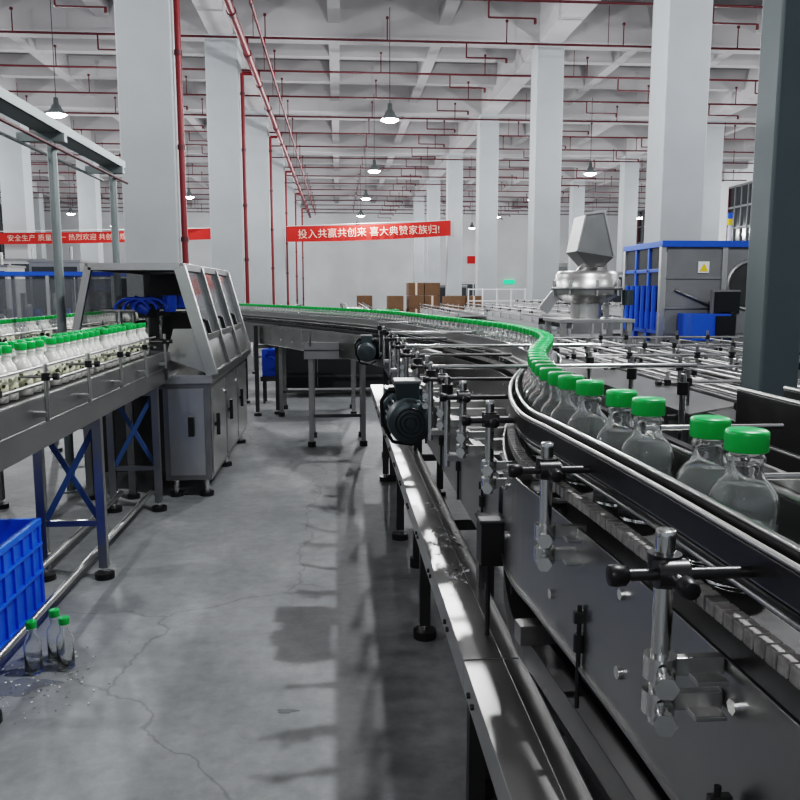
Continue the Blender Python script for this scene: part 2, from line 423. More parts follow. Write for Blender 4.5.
for (ox,oy,oz,sc,n) in ((0.345,2.55,0.652,0.055,110),(0.335,2.25,0.652,0.04,60),(0.36,3.0,0.652,0.03,40)):
    for k in range(n):
        c=Vector((ox+random.gauss(0,sc*0.5),oy+random.gauss(0,sc),oz+abs(random.gauss(0,sc*0.45))+0.002))
        c.x=min(0.40,max(0.295,c.x))
        pts=[c+Vector((random.uniform(-1,1),random.uniform(-1,1),random.uniform(0,0.8)))*0.012 for q in range(3)]
        b.add(pts,[(0,1,2)],CHANM if k%4 else WHITE)
b.obj()

def clamp(name,x,y,reach,zt=1.245,plateX=0.41,sgn=1):
    b=B(name); r=0.0105
    b.cyl((x,y,1.03),(x,y,zt),r,CHROME,16); b.lathe([(0,0.004),(r*1.02,0.003),(r*1.05,-0.004)],(x,y,zt),CHROME,16)
    zc=zt-0.04
    b.cyl((x,y,zc-0.017),(x,y,zc+0.017),0.018,STEELD,14)
    b.cyl((x-sgn*0.05,y-0.018,zc),(x+sgn*reach,y-0.018,zc),0.0065,STEELD,12)
    b.cyl((x-0.017,y-0.018,zc),(x+0.017,y-0.018,zc),0.015,STEELD,12)
    b.cyl((x,y-0.030,zc),(x,y-0.055,zc),0.006,CHROME,8)
    b.lathe([(0,0),(0.009,0.001),(0.011,0.008),(0.011,0.018),(0.007,0.022),(0,0.022)],(x,y-0.07,zc),BLACK,12,'y')
    b.lathe([(0,0),(0.011,0.001),(0.012,0.008),(0.011,0.018),(0.007,0.022),(0,0.022)],(x-sgn*0.068,y-0.018,zc),BLACK,12,'x')
    for z in (1.055,1.095):
        b.cyl((x,y,z-0.013),(x,y,z+0.013),0.018,CHROME,14)
        b.cyl((x-0.004,y-0.02,z),(x-0.012,y-0.045,z),0.008,CHROME,8)
        b.cyl((x-0.012,y-0.045,z),(x-0.014,y-0.053,z),0.013,CHROME,6)
        b.beam((x,y,z),(plateX+0.005,y,z),0.012,0.020,STEEL)
        b.box(min(x+0.03,plateX),max(x+0.03,plateX),y-0.028,y+0.028,z-0.012,z-0.007,STEEL)
    b.cyl((x+0.05,y-0.045,0.80),(x+0.05,y-0.045,0.98),0.004,BLACK,8)
    b.cyl((x+0.05,y-0.045,0.90),(x+0.05,y-0.045,0.93),0.009,BLACK,8)
    b.box(x+0.04,plateX,y-0.05,y-0.04,0.95,0.97,STEELD)
    return b.obj(bevel=0.001)
def pathx(y):
    for i in range(1,len(PATH)):
        if PATH[i][1]>=y:
            return PATH[i][0]
for y in (0.80,1.29,1.80,2.2,2.65,3.1,3.65,4.25,4.9):
    px=pathx(y)
    clamp('guide_rail_clamp_stand',0.345,y,px-0.07-0.345)
b=B('sensor_junction_box'); b.box(0.335,0.39,1.83,1.90,0.84,0.95,BLACK); b.box(0.33,0.395,1.825,1.905,0.945,0.955,STEELD); b.cyl((0.36,1.87,0.84),(0.36,1.87,0.652),0.006,BLACK,8); b.obj(bevel=0.003)

e=empty('row_of_clear_bottles')
BS,BZ=1.08,0.90
for y in [0.935,1.03,1.225,1.325,1.475,1.565]: put(CLEAR,e,pathx(y),y,ZB,s=BS,sz=BZ)
nxt=None
for i in range(1,len(PATH)):
    a,c=PATH[i-1],PATH[i]
    if c[1]<1.65: continue
    if nxt is None: nxt=0
    d=math.dist(a,c)
    while nxt<d:
        x=a[0]+(c[0]-a[0])*nxt/d; y=a[1]+(c[1]-a[1])*nxt/d
        put(CLEAR,e,x,y,ZB,s=BS,sz=BZ); nxt+=0.088
    nxt-=d

# gear motors
def gearmotor(x,y,z,s=1.0):
    b=B('gear_motor')
    prof=[(0,-0.17),(0.06,-0.17),(0.078,-0.16),(0.082,-0.10),(0.082,-0.09),(0.072,-0.088)]
    b.lathe(prof,(0,0,0),TEAL,28,'y')
    n=40; vs=[];fs=[]
    for j,yy in enumerate((-0.09,0.09)):
        for i in range(n):
            r=0.080 if i%2 else 0.066
            t=2*math.pi*i/n; vs.append((r*math.cos(t),yy,r*math.sin(t)))
    b.add(vs,[(i,(i+1)%n,n+(i+1)%n,n+i) for i in range(n)],TEAL)
    b.lathe([(0.066,0.09),(0.09,0.092),(0.09,0.11),(0.05,0.115),(0.05,0.14)],(0,0,0),TEAL,28,'y')
    b.box(-0.045,0.045,-0.06,0.05,0.07,0.135,TEAL); b.box(-0.05,0.05,-0.065,0.055,0.13,0.142,PANEL)
    b.box(-0.075,0.075,0.12,0.25,-0.09,0.09,TEAL); b.cyl((0.07,0.185,0),(0.13,0.185,0),0.02,CHROME,14); b.cyl((0.075,0.185,0),(0.09,0.185,0),0.06,TEAL,20)
    for rr in (0.018,0.034,0.05): b.lathe([(rr,-0.172),(rr+0.006,-0.174),(rr+0.006,-0.17)],(0,0,0),BLACK,24,'y')
    b.cyl((-0.02,0.0,0.10),(-0.07,0.0,0.10),0.012,BLACK,10)
    pts=[(-0.07,0,0.10),(-0.095,0.01,0.06),(-0.09,0.03,-0.03),(-0.05,0.06,-0.11),(0.03,0.1,-0.13),(0.09,0.12,-0.10)]
    for q in range(len(pts)-1): b.cyl(pts[q],pts[q+1],0.007,BLACK,8)
    o=b.obj(bevel=0.003,loc=(x,y,z)); o.scale=(s,s,s); return o
gearmotor(0.275,3.25,0.985,1.08)
gearmotor(0.225,6.6,1.0,0.95)

# wide accumulation frame
b=B('accumulation_table_frame')
b.box(0.40,0.43,1.95,7.2,0.80,1.04,STEELM); b.box(1.02,1.05,1.95,7.2,0.80,1.04,STEELD)
b.box(0.43,1.02,2.0,7.2,0.90,0.92,STEELM)
for k in range(20):
    y=2.1+k*0.26; b.box(0.43,1.02,y,y+0.03,0.92,0.95,STEEL)
for k,y in enumerate((2.45,2.9,3.4,3.95,4.5,5.2,5.9,6.6)):
    for x in (0.335,1.09):
        b.cyl((x,y,0.95),(x,y,1.235),0.010,CHROME,10); b.cyl((x,y,1.17),(x,y,1.21),0.018,BLACK,10)
        b.box(min(x,0.41) if x<1 else 1.04,max(x,0.41) if x<1 else 1.1,y-0.02,y+0.02,0.97,0.99,STEEL)
    if k%2==0: b.cyl((0.29,y+0.02,1.262),(1.14,y+0.02,1.262),0.007,CHROME,8)
for x in (0.415,1.035):
    for y in (2.2,4.2,6.2,7.1):
        b.beam((x,y,0.04),(x,y,0.87),0.045,0.045,STEELD); b.cyl((x,y,0),(x,y,0.05),0.04,BLACK,10)
b.obj(bevel=0.0015)

# right-side deck plates
b=B('steel_deck_table')
b.box(0.63,0.95,-0.9,1.75,1.075,1.085,STEELM)
for x0 in (0.625,0.80,0.94): b.box(x0,x0+0.012,-0.9,1.75,1.085,1.115,STEEL)
for y in (-0.3,0.5,1.2): b.box(0.63,0.95,y,y+0.05,1.03,1.075,STEELD)
for x in (0.66,0.92):
    for y in (-0.7,0.6,1.65): b.beam((x,y,0.04),(x,y,1.075),0.04,0.04,STEELD); b.cyl((x,y,0),(x,y,0.045),0.035,BLACK,10)
for y in (0.75,1.2,1.65):
    b.cyl((0.64,y,1.085),(0.64,y,1.235),0.008,CHROME,10); b.cyl((0.64,y-0.02,1.21),(0.95,y-0.02,1.21),0.006,CHROME,8); b.cyl((0.64,y,1.195),(0.64,y,1.225),0.014,BLACK,10)
b.obj(bevel=0.0015)

def conveyor(name,x,w,y0,y1,z,legs,rails=True,brk=0.6,braced=False,matp=STEELM,lower=None,brkside=(-1,1),feetcol=BLACK,railh=(0.05,0.12),hh=0.18,guide=0):
    b=B(name)
    b.box(x-w/2+0.02,x+w/2-0.02,y0,y1,z-0.02,z,BELT)
    for sd in (-1,1):
        xx=x+sd*w/2; b.box(xx-0.006,xx+0.006,y0,y1,z-hh,z+0.012,matp)
        b.box(min(xx,xx-sd*0.03),max(xx,xx-sd*0.03),y0,y1,z-hh-0.004,z-hh,matp)
        b.box(xx-0.009,xx+0.009,y0,y1,z+0.012,z+0.018,STEEL)
        b.box(xx-0.008,xx+0.008,y0,y1,z-hh*0.52,z-hh*0.46,STEELM)
        if guide: b.box(xx-0.004,xx+0.004,y0,y1,z+0.02,z+guide,STEELD); b.cyl((xx,y0,z+guide+0.004),(xx,y1,z+guide+0.004),0.006,STEEL,8)
        if rails:
            for hz in railh: b.cyl((xx-sd*0.05,y0,z+hz),(xx-sd*0.05,y1,z+hz),0.007,STEEL,8)
        if sd in brkside and brk:
            y=y0+0.25
            while y<y1:
                xo=xx+sd*0.05
                b.cyl((xo,y,z-0.08),(xo,y,z+0.15),0.009,STEEL,10)
                b.cyl((xo+sd*0.03,y,z+0.10),(xx-sd*0.05,y,z+0.10),0.006,STEELM,8)
                b.cyl((xo,y,z+0.085),(xo,y,z+0.115),0.016,BLACK,10)
                b.cyl((xo+sd*0.03,y,z+0.10),(xo+sd*0.05,y,z+0.10),0.014,BLACK,10)
                b.box(min(xo,xx),max(xo,xx),y-0.015,y+0.015,z-0.06,z-0.04,STEEL)
                y+=brk
    y=y0
    while y<y1:
        b.box(x-w/2,x+w/2,y,y+0.03,z-0.10,z-0.06,STEELD); y+=0.5
    for y in legs:
        for sd in (-1,1):
            xx=x+sd*(w/2-0.03)
            b.beam((xx,y,0.06),(xx,y,z-hh+0.02),0.045,0.045,matp); b.cyl((xx,y,0.0),(xx,y,0.03),0.05,feetcol,14); b.cyl((xx,y,0.03),(xx,y,0.08),0.014,CHROME,8)
        for zz in (0.3,z-hh-0.05): b.beam((x-w/2+0.03,y,zz),(x+w/2-0.03,y,zz),0.03,0.03,matp)
        if braced:
            b.beam((x-w/2+0.05,y,0.32),(x+w/2-0.05,y,z-hh-0.07),0.03,0.012,BLUED,(0,1,0)); b.beam((x+w/2-0.05,y+0.014,0.32),(x-w/2+0.05,y+0.014,z-hh-0.07),0.03,0.012,BLUED,(0,1,0))
    if lower:
        for sd in (-1,1):
            xx=x+sd*(w/2-0.08); b.cyl((xx,legs[0],lower),(xx,legs[-1],lower),0.016,STEEL,10)
            for y in legs: b.cyl((xx,y,lower),(x+sd*(w/2-0.03),y,lower),0.014,STEEL,8)
    return b.obj(bevel=0.0015)

# left conveyor with filled bottles
conveyor('bottle_conveyor',-1.39,0.36,0.8,5.62,1.06,(1.3,2.72,4.15,5.45),braced=True,lower=0.13,brk=0.55,matp=STEELM,hh=0.2)
e=empty('row_of_filled_bottles')
y=2.5
while y<5.6:
    put(MILKB,e,-1.33,y,1.0602); y+=0.098+ (0.06 if random.random()<0.15 else 0)
y=2.55
while y<5.6:
    if random.random()<0.8: put(MILKB if y<4.2 else EMPTYB,e,-1.42,y,1.0602)
    y+=0.095

# parallel conveyors right side
conveyor('side_conveyor',1.13,0.13,-0.6,2.05,1.10,(-0.3,0.8,1.9),rails=False,brk=0.8,guide=0.135,matp=STEELD,brkside=(-1,))
conveyor('side_conveyor',1.62,0.30,0.3,7.9,1.0,(0.8,2.8,4.8,6.8),brk=0.7)
conveyor('side_conveyor',2.15,0.30,0.8,7.2,0.95,(1.2,3.2,5.2,7.0),brk=0.8)
conveyor('side_conveyor',2.75,0.30,2.0,6.9,0.92,(2.4,4.4,6.4),brk=0.9)
conveyor('side_conveyor',3.5,0.45,3.0,8.0,0.90,(3.4,5.4,7.4),brk=1.1,matp=STEEL)
conveyor('side_conveyor',4.4,0.45,4.0,8.2,0.90,(4.4,6.2,7.8),brk=1.1,matp=STEEL)
# left far conveyors
conveyor('side_conveyor',-2.5,0.36,5.3,11.4,1.06,(5.6,7.6,9.6,11.2),brk=0.8,matp=STEELM)
e=empty('row_of_capped_bottles')
y=5.4
while y<11.2:
    put(EMPTYB if random.random()<0.4 else MILKB,e,-2.5,y,1.0602); y+=0.1
conveyor('side_conveyor',-4.2,0.5,6.0,11.4,1.0,(6.4,9,11),brk=1.0,matp=LIGHTP)
conveyor('side_conveyor',-5.6,0.5,7.0,11.4,1.0,(7.4,10,11.2),brk=1.0,matp=LIGHTP)

b=B('guide_rail_crossbars')
for y in (2.75,3.3,3.9,4.6,5.4):
    b.cyl((1.22,y,1.175),(2.95,y,1.175),0.008,CHROME,8)
    for x in (1.24,1.45,1.8,1.98,2.34,2.56,2.93): b.cyl((x,y,1.10),(x,y,1.22),0.009,STEELM,8); b.cyl((x,y,1.16),(x,y,1.19),0.016,BLACK,8)
for x,z in ((1.24,0.84),(2.93,0.76)):
    for y in (2.75,5.4): b.cyl((x,y,0.0),(x,y,1.18),0.009,STEELM,8)
b.poly([(1.16,2.55,1.085),(1.44,2.75,1.085),(1.44,4.4,1.085),(1.16,4.9,1.085)],0.006,STEELM)
b.poly([(1.80,1.2,1.01),(2.0,1.2,1.01),(2.0,3.6,1.01),(1.80,3.0,1.01)],0.006,STEELD)
b.obj()

b=B('square_steel_post')
b.box(-0.06,0.06,-0.06,0.06,0,7.8,POST); b.box(-0.11,0.11,-0.11,0.11,0,0.015,POST); b.box(-0.065,0.065,-0.065,0.065,0.6,0.62,POST)
b.obj(bevel=0.008,loc=(1.31,2.34,0))

# ------------------------------------------------------------ labelling machine (left)
b=B('bottle_labeling_machine')
ya,yb=5.75,8.0
def hp(y): return [(-1.83,y,1.20),(-1.72,y,1.66),(-1.10,y,1.66),(-0.90,y,0.90)]
A=hp(ya);C=hp(yb)
for P in (A,C):
    b.beam(P[0],P[1],0.05,0.04,STEEL,(0,1,0)); b.beam(P[1],P[2],0.05,0.04,STEEL,(0,1,0))
    b.beam(P[2],P[3],0.08,0.05,STEEL,(0,1,0))
for i in range(4): b.beam(A[i],C[i],0.05,0.05,STEELM)
b.poly([A[1],A[2],C[2],C[1]],0.012,STEELM)
def lerp(p,q,t): return tuple(p[i]+(q[i]-p[i])*t for i in range(3))
for k in range(4):
    t=k/3; p=lerp(A[2],C[2],t); q=lerp(A[3],C[3],t); b.beam(p,q,0.07,0.045,STEELM if k else STEEL,(0,1,0))
b.beam(lerp(A[2],A[3],0.66),lerp(C[2],C[3],0.66),0.045,0.05,STEELM)
b.poly([lerp(A[2],A[3],0.66),A[3],C[3],lerp(C[2],C[3],0.66)],0.008,STEELM)
b.poly([lerp(A[2],A[3],0.02),lerp(A[2],A[3],0.64),lerp(C[2],C[3],0.64),lerp(C[2],C[3],0.02)],0.004,ACRYL)
b.poly([A[0],A[1],C[1],C[0]],0.006,ACRYL)
for k in range(3):
    p=lerp(lerp(A[2],C[2],(k+0.25)/3),lerp(A[3],C[3],(k+0.25)/3),0.5)
    p2=lerp(lerp(A[2],C[2],(k+0.25)/3),lerp(A[3],C[3],(k+0.25)/3),0.62)
    b.beam((p[0]+0.04,p[1],p[2]),(p2[0]+0.04,p2[1],p2[2]),0.03,0.03,BLACK,(0,1,0))
    b.cyl((p[0]-0.02,p[1],p[2]),(p[0]+0.04,p[1],p[2]),0.01,BLACK,8)
b.poly([(-1.22,ya,1.02),(-0.90,ya,0.90),(-0.985,ya,1.23),(-1.16,ya,1.23)],0.01,STEEL)
b.box(-1.25,-0.90,ya-0.01,yb,0.84,0.90,STEEL)
b.box(-1.85,-1.25,ya,yb,0.80,0.86,STEELM)
b.box(-1.56,-1.22,ya-0.1,yb,1.04,1.058,BELT)
for xx in (-1.58,-1.2): b.box(xx-0.01,xx+0.01,ya-0.1,yb,0.88,1.07,STEELM)
b.box(-1.80,-1.15,yb-0.35,yb-0.3,0.9,1.64,STEELD)
for y in (6.1,6.5,7.0,7.5):
    b.cyl((-1.75,y,1.35),(-1.1,y,1.35),0.02,CHROME,10)
    b.cyl((-1.62,y,1.35),(-1.62,y,0.86),0.02,CHROME,10)
    b.cyl((-1.5,y-0.08,1.42),(-1.38,y-0.08,1.34),0.05,BLUEP,14); b.cyl((-1.25,y,1.34),(-1.25,y,1.46),0.05,BLUEP,14)
    b.cyl((-1.40,y-0.05,1.30),(-1.40,y-0.05,1.40),0.07,DARK,14)
for k in range(7):
    t0=k/7*math.pi; t1=(k+1)/7*math.pi
    for dx in (0,0.07,-0.06):
        b.cyl((-1.43+dx-0.12*math.cos(t0),5.95,1.36+0.08*math.sin(t0)),(-1.43+dx-0.12*math.cos(t1),5.95,1.36+0.08*math.sin(t1)),0.012,BLUEP,8)
b.box(-1.26,-0.93,ya+0.03,yb-0.02,0.13,0.84,STEELM)
for k in range(3):
    y0=ya+0.08+k*0.73; b.box(-0.93,-0.918,y0,y0+0.67,0.17,0.80,STEEL)
    b.beam((-0.895,y0+0.10,0.44),(-0.895,y0+0.10,0.60),0.025,0.03,BLACK,(0,1,0)); b.cyl((-0.92,y0+0.10,0.52),(-0.895,y0+0.10,0.52),0.015,BLACK,8)
    b.cyl((-0.918,y0+0.60,0.7),(-0.905,y0+0.60,0.7),0.02,CHROME,10)
b.box(-1.22,-0.97,ya+0.015,ya+0.03,0.17,0.80,STEEL)
b.box(-1.08,-1.04,ya-0.02,ya+0.02,0.46,0.6,BLACK)
for (x,y) in ((-1.2,ya+0.1),(-0.98,ya+0.1),(-1.2,yb-0.1),(-0.98,yb-0.1),(-0.98,6.85)):
    b.cyl((x,y,0),(x,y,0.03),0.05,BLACK,14); b.cyl((x,y,0.03),(x,y,0.13),0.018,CHROME,8)
for (x,y) in ((-1.8,ya+0.05),(-1.5,ya+0.05),(-1.8,yb-0.05),(-1.5,yb-0.05)):
    b.beam((x,y,0.03),(x,y,0.82),0.05,0.05,STEELM); b.cyl((x,y,0),(x,y,0.03),0.045,BLACK,12)
b.box(-1.80,-1.27,ya+0.25,yb-0.1,0.15,0.8,STEELD)
for k in range(5): b.cyl((-1.0,ya+0.25+k*0.42,0.90),(-1.0,ya+0.25+k*0.42,0.98),0.012,BLACK,8)
b.obj(bevel=0.003)

# ------------------------------------------------------------ blue crate + bottles on floor
b=B('blue_plastic_crate')
cx0,cx1,cy0,cy1,cz=-1.98,-1.42,3.05,3.79,0.43
t=0.012
b.box(cx0+0.02,cx1-0.02,cy0+0.02,cy1-0.02,0.0,0.02,BLUE)
b.box(cx1-t-0.01,cx1-0.01,cy0,cy1,0,cz,BLUE); b.box(cx0+0.01,cx0+0.01+t,cy0,cy1,0,cz,BLUE)
b.box(cx0,cx1,cy0,cy0+t,0,cz,BLUE); b.box(cx0,cx1,cy1-t,cy1,0,cz,BLUE)
for z0,z1 in ((cz-0.03,cz),(cz-0.13,cz-0.115),(cz-0.26,cz-0.245),(0.0,0.02)):
    b.box(cx1-0.02,cx1+0.006,cy0,cy1+0.006,z0,z1,BLUE); b.box(cx0-0.006,cx0+0.02,cy0,cy1,z0,z1,BLUE)
    b.box(cx0,cx1,cy0-0.014,cy0+0.01,z0,z1,BLUE); b.box(cx0,cx1,cy1-0.01,cy1+0.014,z0,z1,BLUE)
k=cy0
while k<cy1: b.box(cx1-0.012,cx1+0.002,k,k+0.012,0,cz,BLUE); k+=0.105
k=cx0
while k<cx1: b.box(k,k+0.012,cy1-0.002,cy1+0.01,0,cz,BLUE); b.box(k,k+0.012,cy0-0.01,cy0+0.002,0,cz,BLUE); k+=0.105
b.obj(bevel=0.002)
e=empty('bottles_on_floor')
for x,y in ((-1.215,3.09),(-1.165,3.20),(-1.10,3.12)): put(EMPTYB,e,x,y,0.002,s=0.84,sz=0.97)
b=B('water_spill')
for (px,py,rx_,ry_,ph) in ((-1.24,2.98,0.13,0.07,0.3),(-1.30,3.16,0.06,0.04,2.0),(-0.2,2.72,0.035,0.014,1.0)):
    n=36; top=[]
    for i in range(n):
        t=2*math.pi*i/n; k=1+0.22*math.sin(3*t+ph)+0.13*math.sin(5*t+2*ph)+0.08*math.sin(9*t+ph)
        top.append((px+rx_*k*math.cos(t),py+ry_*k*math.sin(t)))
    vs=[(x,y,0.0003) for x,y in top]+[(px+(x-px)*0.97,py+(y-py)*0.97,0.0014) for x,y in top]
    b.add(vs,[(i,(i+1)%n,n+(i+1)%n,n+i) for i in range(n)]+[tuple(range(n,2*n))],WET)
b.obj()
b=B('glass_shards_on_floor')
for k in range(110):
    x=random.gauss(-1.2,0.13); y=random.gauss(2.98,0.13); s=random.uniform(0.002,0.008); a=random.random()*6
    pts=[(x+s*math.cos(a+q),y+s*math.sin(a+q),0.002) for q in (0,2.0,4.1)]
    b.poly(pts,0.002,GLASS if k%3 else WHITE)
b.obj()

# ------------------------------------------------------------ overhead cable tray left
b=B('overhead_cable_tray')
yt=7.75
b.box(-2.10,-1.94,1.5,yt,2.60,2.606,TRAY); b.box(-2.10,-2.094,1.5,yt,2.60,2.67,TRAY); b.box(-1.946,-1.94,1.5,yt,2.60,2.67,TRAY)
for x,z in ((-2.2,2.52),(-1.98,2.50)): b.cyl((x,1.5,z),(x,yt+0.2,z),0.012,TRAY if x<-2.1 else DRED,8)
for y in (2.0,6.05,7.6):
    b.cyl((-2.02,y,0.01),(-2.02,y,2.6),0.032,TRAY,14); b.cyl((-2.02,y,0),(-2.02,y,0.012),0.08,TRAY,14)
    b.box(-2.25,-1.92,y-0.03,y+0.03,2.54,2.60,TRAY)
b.obj()

# ------------------------------------------------------------ transfer tables crossing the aisle
def ttable(x0,x1,y0,y1,z,h=0.14,mt=STEEL,body=False):
    b=B('transfer_table'); b.box(x0,x1,y0,y1,z-h,z,mt); b.box(x0+0.03,x1-0.03,y0+0.03,y1-0.03,z,z+0.004,STEELD)
    b.box(x0-0.01,x1+0.01,y0-0.01,y0+0.01,z-h,z+0.03,mt)
    b.box(x0-0.01,x1+0.01,y0-0.02,y0,z-h*0.4,z-h*0.4+0.015,STEELD)
    for x in (x0+0.05,x1-0.05):
        for y in (y0+0.05,y1-0.05): b.beam((x,y,0.04),(x,y,z-h),0.045,0.045,STEELM); b.cyl((x,y,0),(x,y,0.05),0.04,BLACK,10)
    for x in (x0+0.05,x1-0.05): b.cyl((x,y0-0.02,z),(x,y0-0.02,z+0.12),0.01,STEELM,8)
    b.beam((x0+0.05,y0+0.05,0.3),(x1-0.05,y0+0.05,0.3),0.03,0.03,STEELD)
    if body:
        b.box(x0+0.1,x1-0.1,y0+0.15,y1-0.05,0.12,z-h-0.05,DARK)  # near-black box put in to imitate the shade beneath the table
        for q in (0.3,0.6): b.box(x0+(x1-x0)*q,x0+(x1-x0)*q+0.01,y0+0.14,y0+0.15,0.14,z-h-0.07,STEELM)
    return b.obj(bevel=0.003)
ttable(-0.85,0.95,11.2,11.9,1.0,0.16,STEELM,True)
ttable(-0.74,0.22,9.5,10.2,0.99,0.14,STEELM)
ttable(-0.32,0.28,7.6,8.2,0.98,0.13,STEELM)
ttable(-1.0,2.0,13.0,13.5,1.0,0.2,STEELD,True)
e=empty('row_of_capped_bottles')
for row,yy in enumerate((11.35,11.5,11.65)):
    x=-0.78+0.04*row
    while x<0.88: put(EMPTYB,e,x,yy,1.0045); x+=0.088
b=B('blue_pump_unit'); b.box(-1.02,-0.80,10.7,10.92,0.36,0.72,BLUEP); b.cyl((-0.91,10.7,0.55),(-0.91,10.6,0.55),0.08,BLUEP,16); b.box(-1.04,-0.78,10.66,10.95,0.30,0.36,STEELD)
for x in (-1.0,-0.82):
    for y in (10.70,10.92): b.box(x-0.015,x+0.015,y-0.015,y+0.015,0,0.30,STEELD)
b.cyl((-0.91,10.8,0.72),(-0.91,10.8,0.85),0.03,BLUEP,10); b.obj(bevel=0.004)
b=B('control_box'); b.box(0.45,0.95,5.5,5.8,0.955,1.07,STEEL); b.box(0.43,0.97,5.49,5.81,1.065,1.075,STEEL); b.obj(bevel=0.004)

# ------------------------------------------------------------ cap feeder machine
b=B('cap_feeder_machine'); cx,cy=2.66,8.5
b.box(cx-0.38,cx+0.42,cy-0.35,cy+0.35,1.16,1.20,STEEL)
for x in (cx-0.33,cx+0.37):
    for y in (cy-0.3,cy+0.3): b.beam((x,y,0),(x,y,1.16),0.06,0.06,STEEL)
b.box(cx-0.36,cx+0.40,cy-0.33,cy+0.33,0.45,0.9,STEELM)
b.cyl((cx,cy,1.2),(cx,cy,1.42),0.16,STEEL,24)
b.lathe([(0,1.36),(0.2,1.36),(0.34,1.45),(0.35,1.60),(0.33,1.62),(0.33,1.66),(0.30,1.70),(0.27,1.70),(0.26,1.55),(0,1.5)],(cx,cy,0),STEEL,36)
b.lathe([(0.35,1.50),(0.38,1.50),(0.38,1.53),(0.35,1.53)],(cx,cy,0),STEELM,36)
hp0=[(cx-0.04,cy-0.16,1.74),(cx+0.12,cy-0.16,1.74),(cx+0.12,cy+0.16,1.74),(cx-0.04,cy+0.16,1.74)]
hp1=[(cx-0.18,cy-0.2,1.90),(cx+0.22,cy-0.2,1.84),(cx+0.22,cy+0.2,1.84),(cx-0.18,cy+0.2,1.90)]
hp2=[(cx-0.10,cy-0.2,2.27),(cx+0.10,cy-0.2,2.30),(cx+0.10,cy+0.2,2.30),(cx-0.10,cy+0.2,2.27)]
vs=hp0+hp1+hp2; fs=[(0,3,2,1),(8,9,10,11)]
for j in (0,4):
    for i in range(4): fs.append((j+i,j+(i+1)%4,j+4+(i+1)%4,j+4+i))
b.add(vs,fs,STEELM)
b.beam((cx-0.12,cy-0.21,2.28),(cx+0.12,cy-0.21,2.31),0.02,0.03,STEEL); b.beam((cx+0.10,cy-0.21,2.30),(cx+0.22,cy-0.21,1.84),0.02,0.02,STEEL,(0,1,0)); b.beam((cx-0.10,cy-0.21,2.27),(cx-0.18,cy-0.21,1.90),0.02,0.02,STEEL,(0,1,0))
b.cyl((cx+0.05,cy,1.78),(cx-0.08,cy,1.66),0.09,STEEL,16,0.06)
b.beam((cx+0.3,cy+0.2,1.2),(cx+0.2,cy+0.1,1.95),0.05,0.05,STEEL,(0,1,0))
b.beam((cx-0.3,cy,1.5),(cx-0.47,cy,1.28),0.12,0.02,STEEL,(0,1,0)); b.cyl((cx+0.42,cy-0.1,1.34),(cx+0.42,cy-0.1,1.5),0.06,TEAL,14)
for k in range(8): 
    t=k/8*2*math.pi; b.cyl((cx+0.36*math.cos(t),cy+0.36*math.sin(t),1.44),(cx+0.36*math.cos(t),cy+0.36*math.sin(t),1.6),0.015,CHROME,6)
b.obj(bevel=0.004)

# ------------------------------------------------------------ enclosed filling machine (right)
b=B('enclosed_filling_machine'); x0,x1,y0,y1,zt=3.66,5.84,8.9,10.1,2.0
b.box(x0+0.03,x1,y0+0.03,y1,0.12,1.0,PANEL)
b.box(x0-0.03,x1+0.03,y0-0.03,y1+0.03,zt-0.02,zt+0.05,BLUEP)
for x in (x0,x0+0.72,x0+1.45,x1):
    b.box(x-0.03,x+0.03,y0-0.005,y0+0.055,0.0,zt,STEEL)
    b.box(x-0.03,x+0.03,y1-0.055,y1+0.005,0.0,zt,STEEL)
for y in (y0+0.4,y0+0.8): b.box(x0-0.02,x0+0.04,y-0.025,y+0.025,0.9,zt,BLUEP)
b.box(x0-0.02,x0+0.02,y0+0.03,y1-0.03,1.70,1.74,BLUEP)
b.box(x0,x0+0.01,y0,y1,1.0,zt,WINP); b.box(x0+0.05,x1,y0+0.02,y0+0.03,1.0,zt,PANEL)
for z in (1.28,1.62): b.box(x0+0.03,x1,y0+0.008,y0+0.022,z,z+0.02,STEELM)
b.cyl((x0+0.15,y0+0.0,1.5),(x0+0.62,y0+0.0,1.3),0.015,STEELM,8)
b.box(x0-0.02,x0+0.0,y0+0.05,y1-0.05,1.0,1.25,BLUEP)
for k in range(6): b.cyl((x0-0.03,y0+0.15+k*0.17,1.05),(x0-0.03,y0+0.15+k*0.17,1.55),0.03,BLUEP,10)
b.lathe([(0.25,0.0),(0.28,-0.02),(0.30,0.0)],(x0+1.05,y0+0.015,1.55),STEEL,28,'y')
b.lathe([(0.0,-0.012),(0.25,-0.012)],(x0+1.05,y0+0.015,1.55),STEELD,28,'y')
b.box(x0+0.41,x0+0.54,y0+0.0,y0+0.018,1.69,1.82,WHITE)
b.add([(x0+0.425,y0-0.004,1.71),(x0+0.525,y0-0.004,1.71),(x0+0.475,y0-0.004,1.80)],[(0,1,2)],YEL)
b.box(x0+0.50,x0+0.78,y0-0.28,y0-0.24,1.24,1.48,SCREEN); b.box(x0+0.48,x0+0.80,y0-0.24,y0-0.18,1.22,1.50,PANEL); b.cyl((x0+0.65,y0-0.2,0.9),(x0+0.65,y0-0.2,1.24),0.025,STEEL,10)
b.box(x0+0.18,x0+0.62,y0-0.42,y0-0.03,0.95,1.24,BLUEP); b.box(x0+0.44,x0+0.66,y0-0.45,y0-0.42,0.97,1.22,SCREEN); b.box(x0+0.62,x0+0.68,y0-0.40,y0-0.05,0.93,1.26,BLACK); b.box(x0+0.2,x0+0.65,y0-0.42,y0-0.0,0,0.94,PANEL)
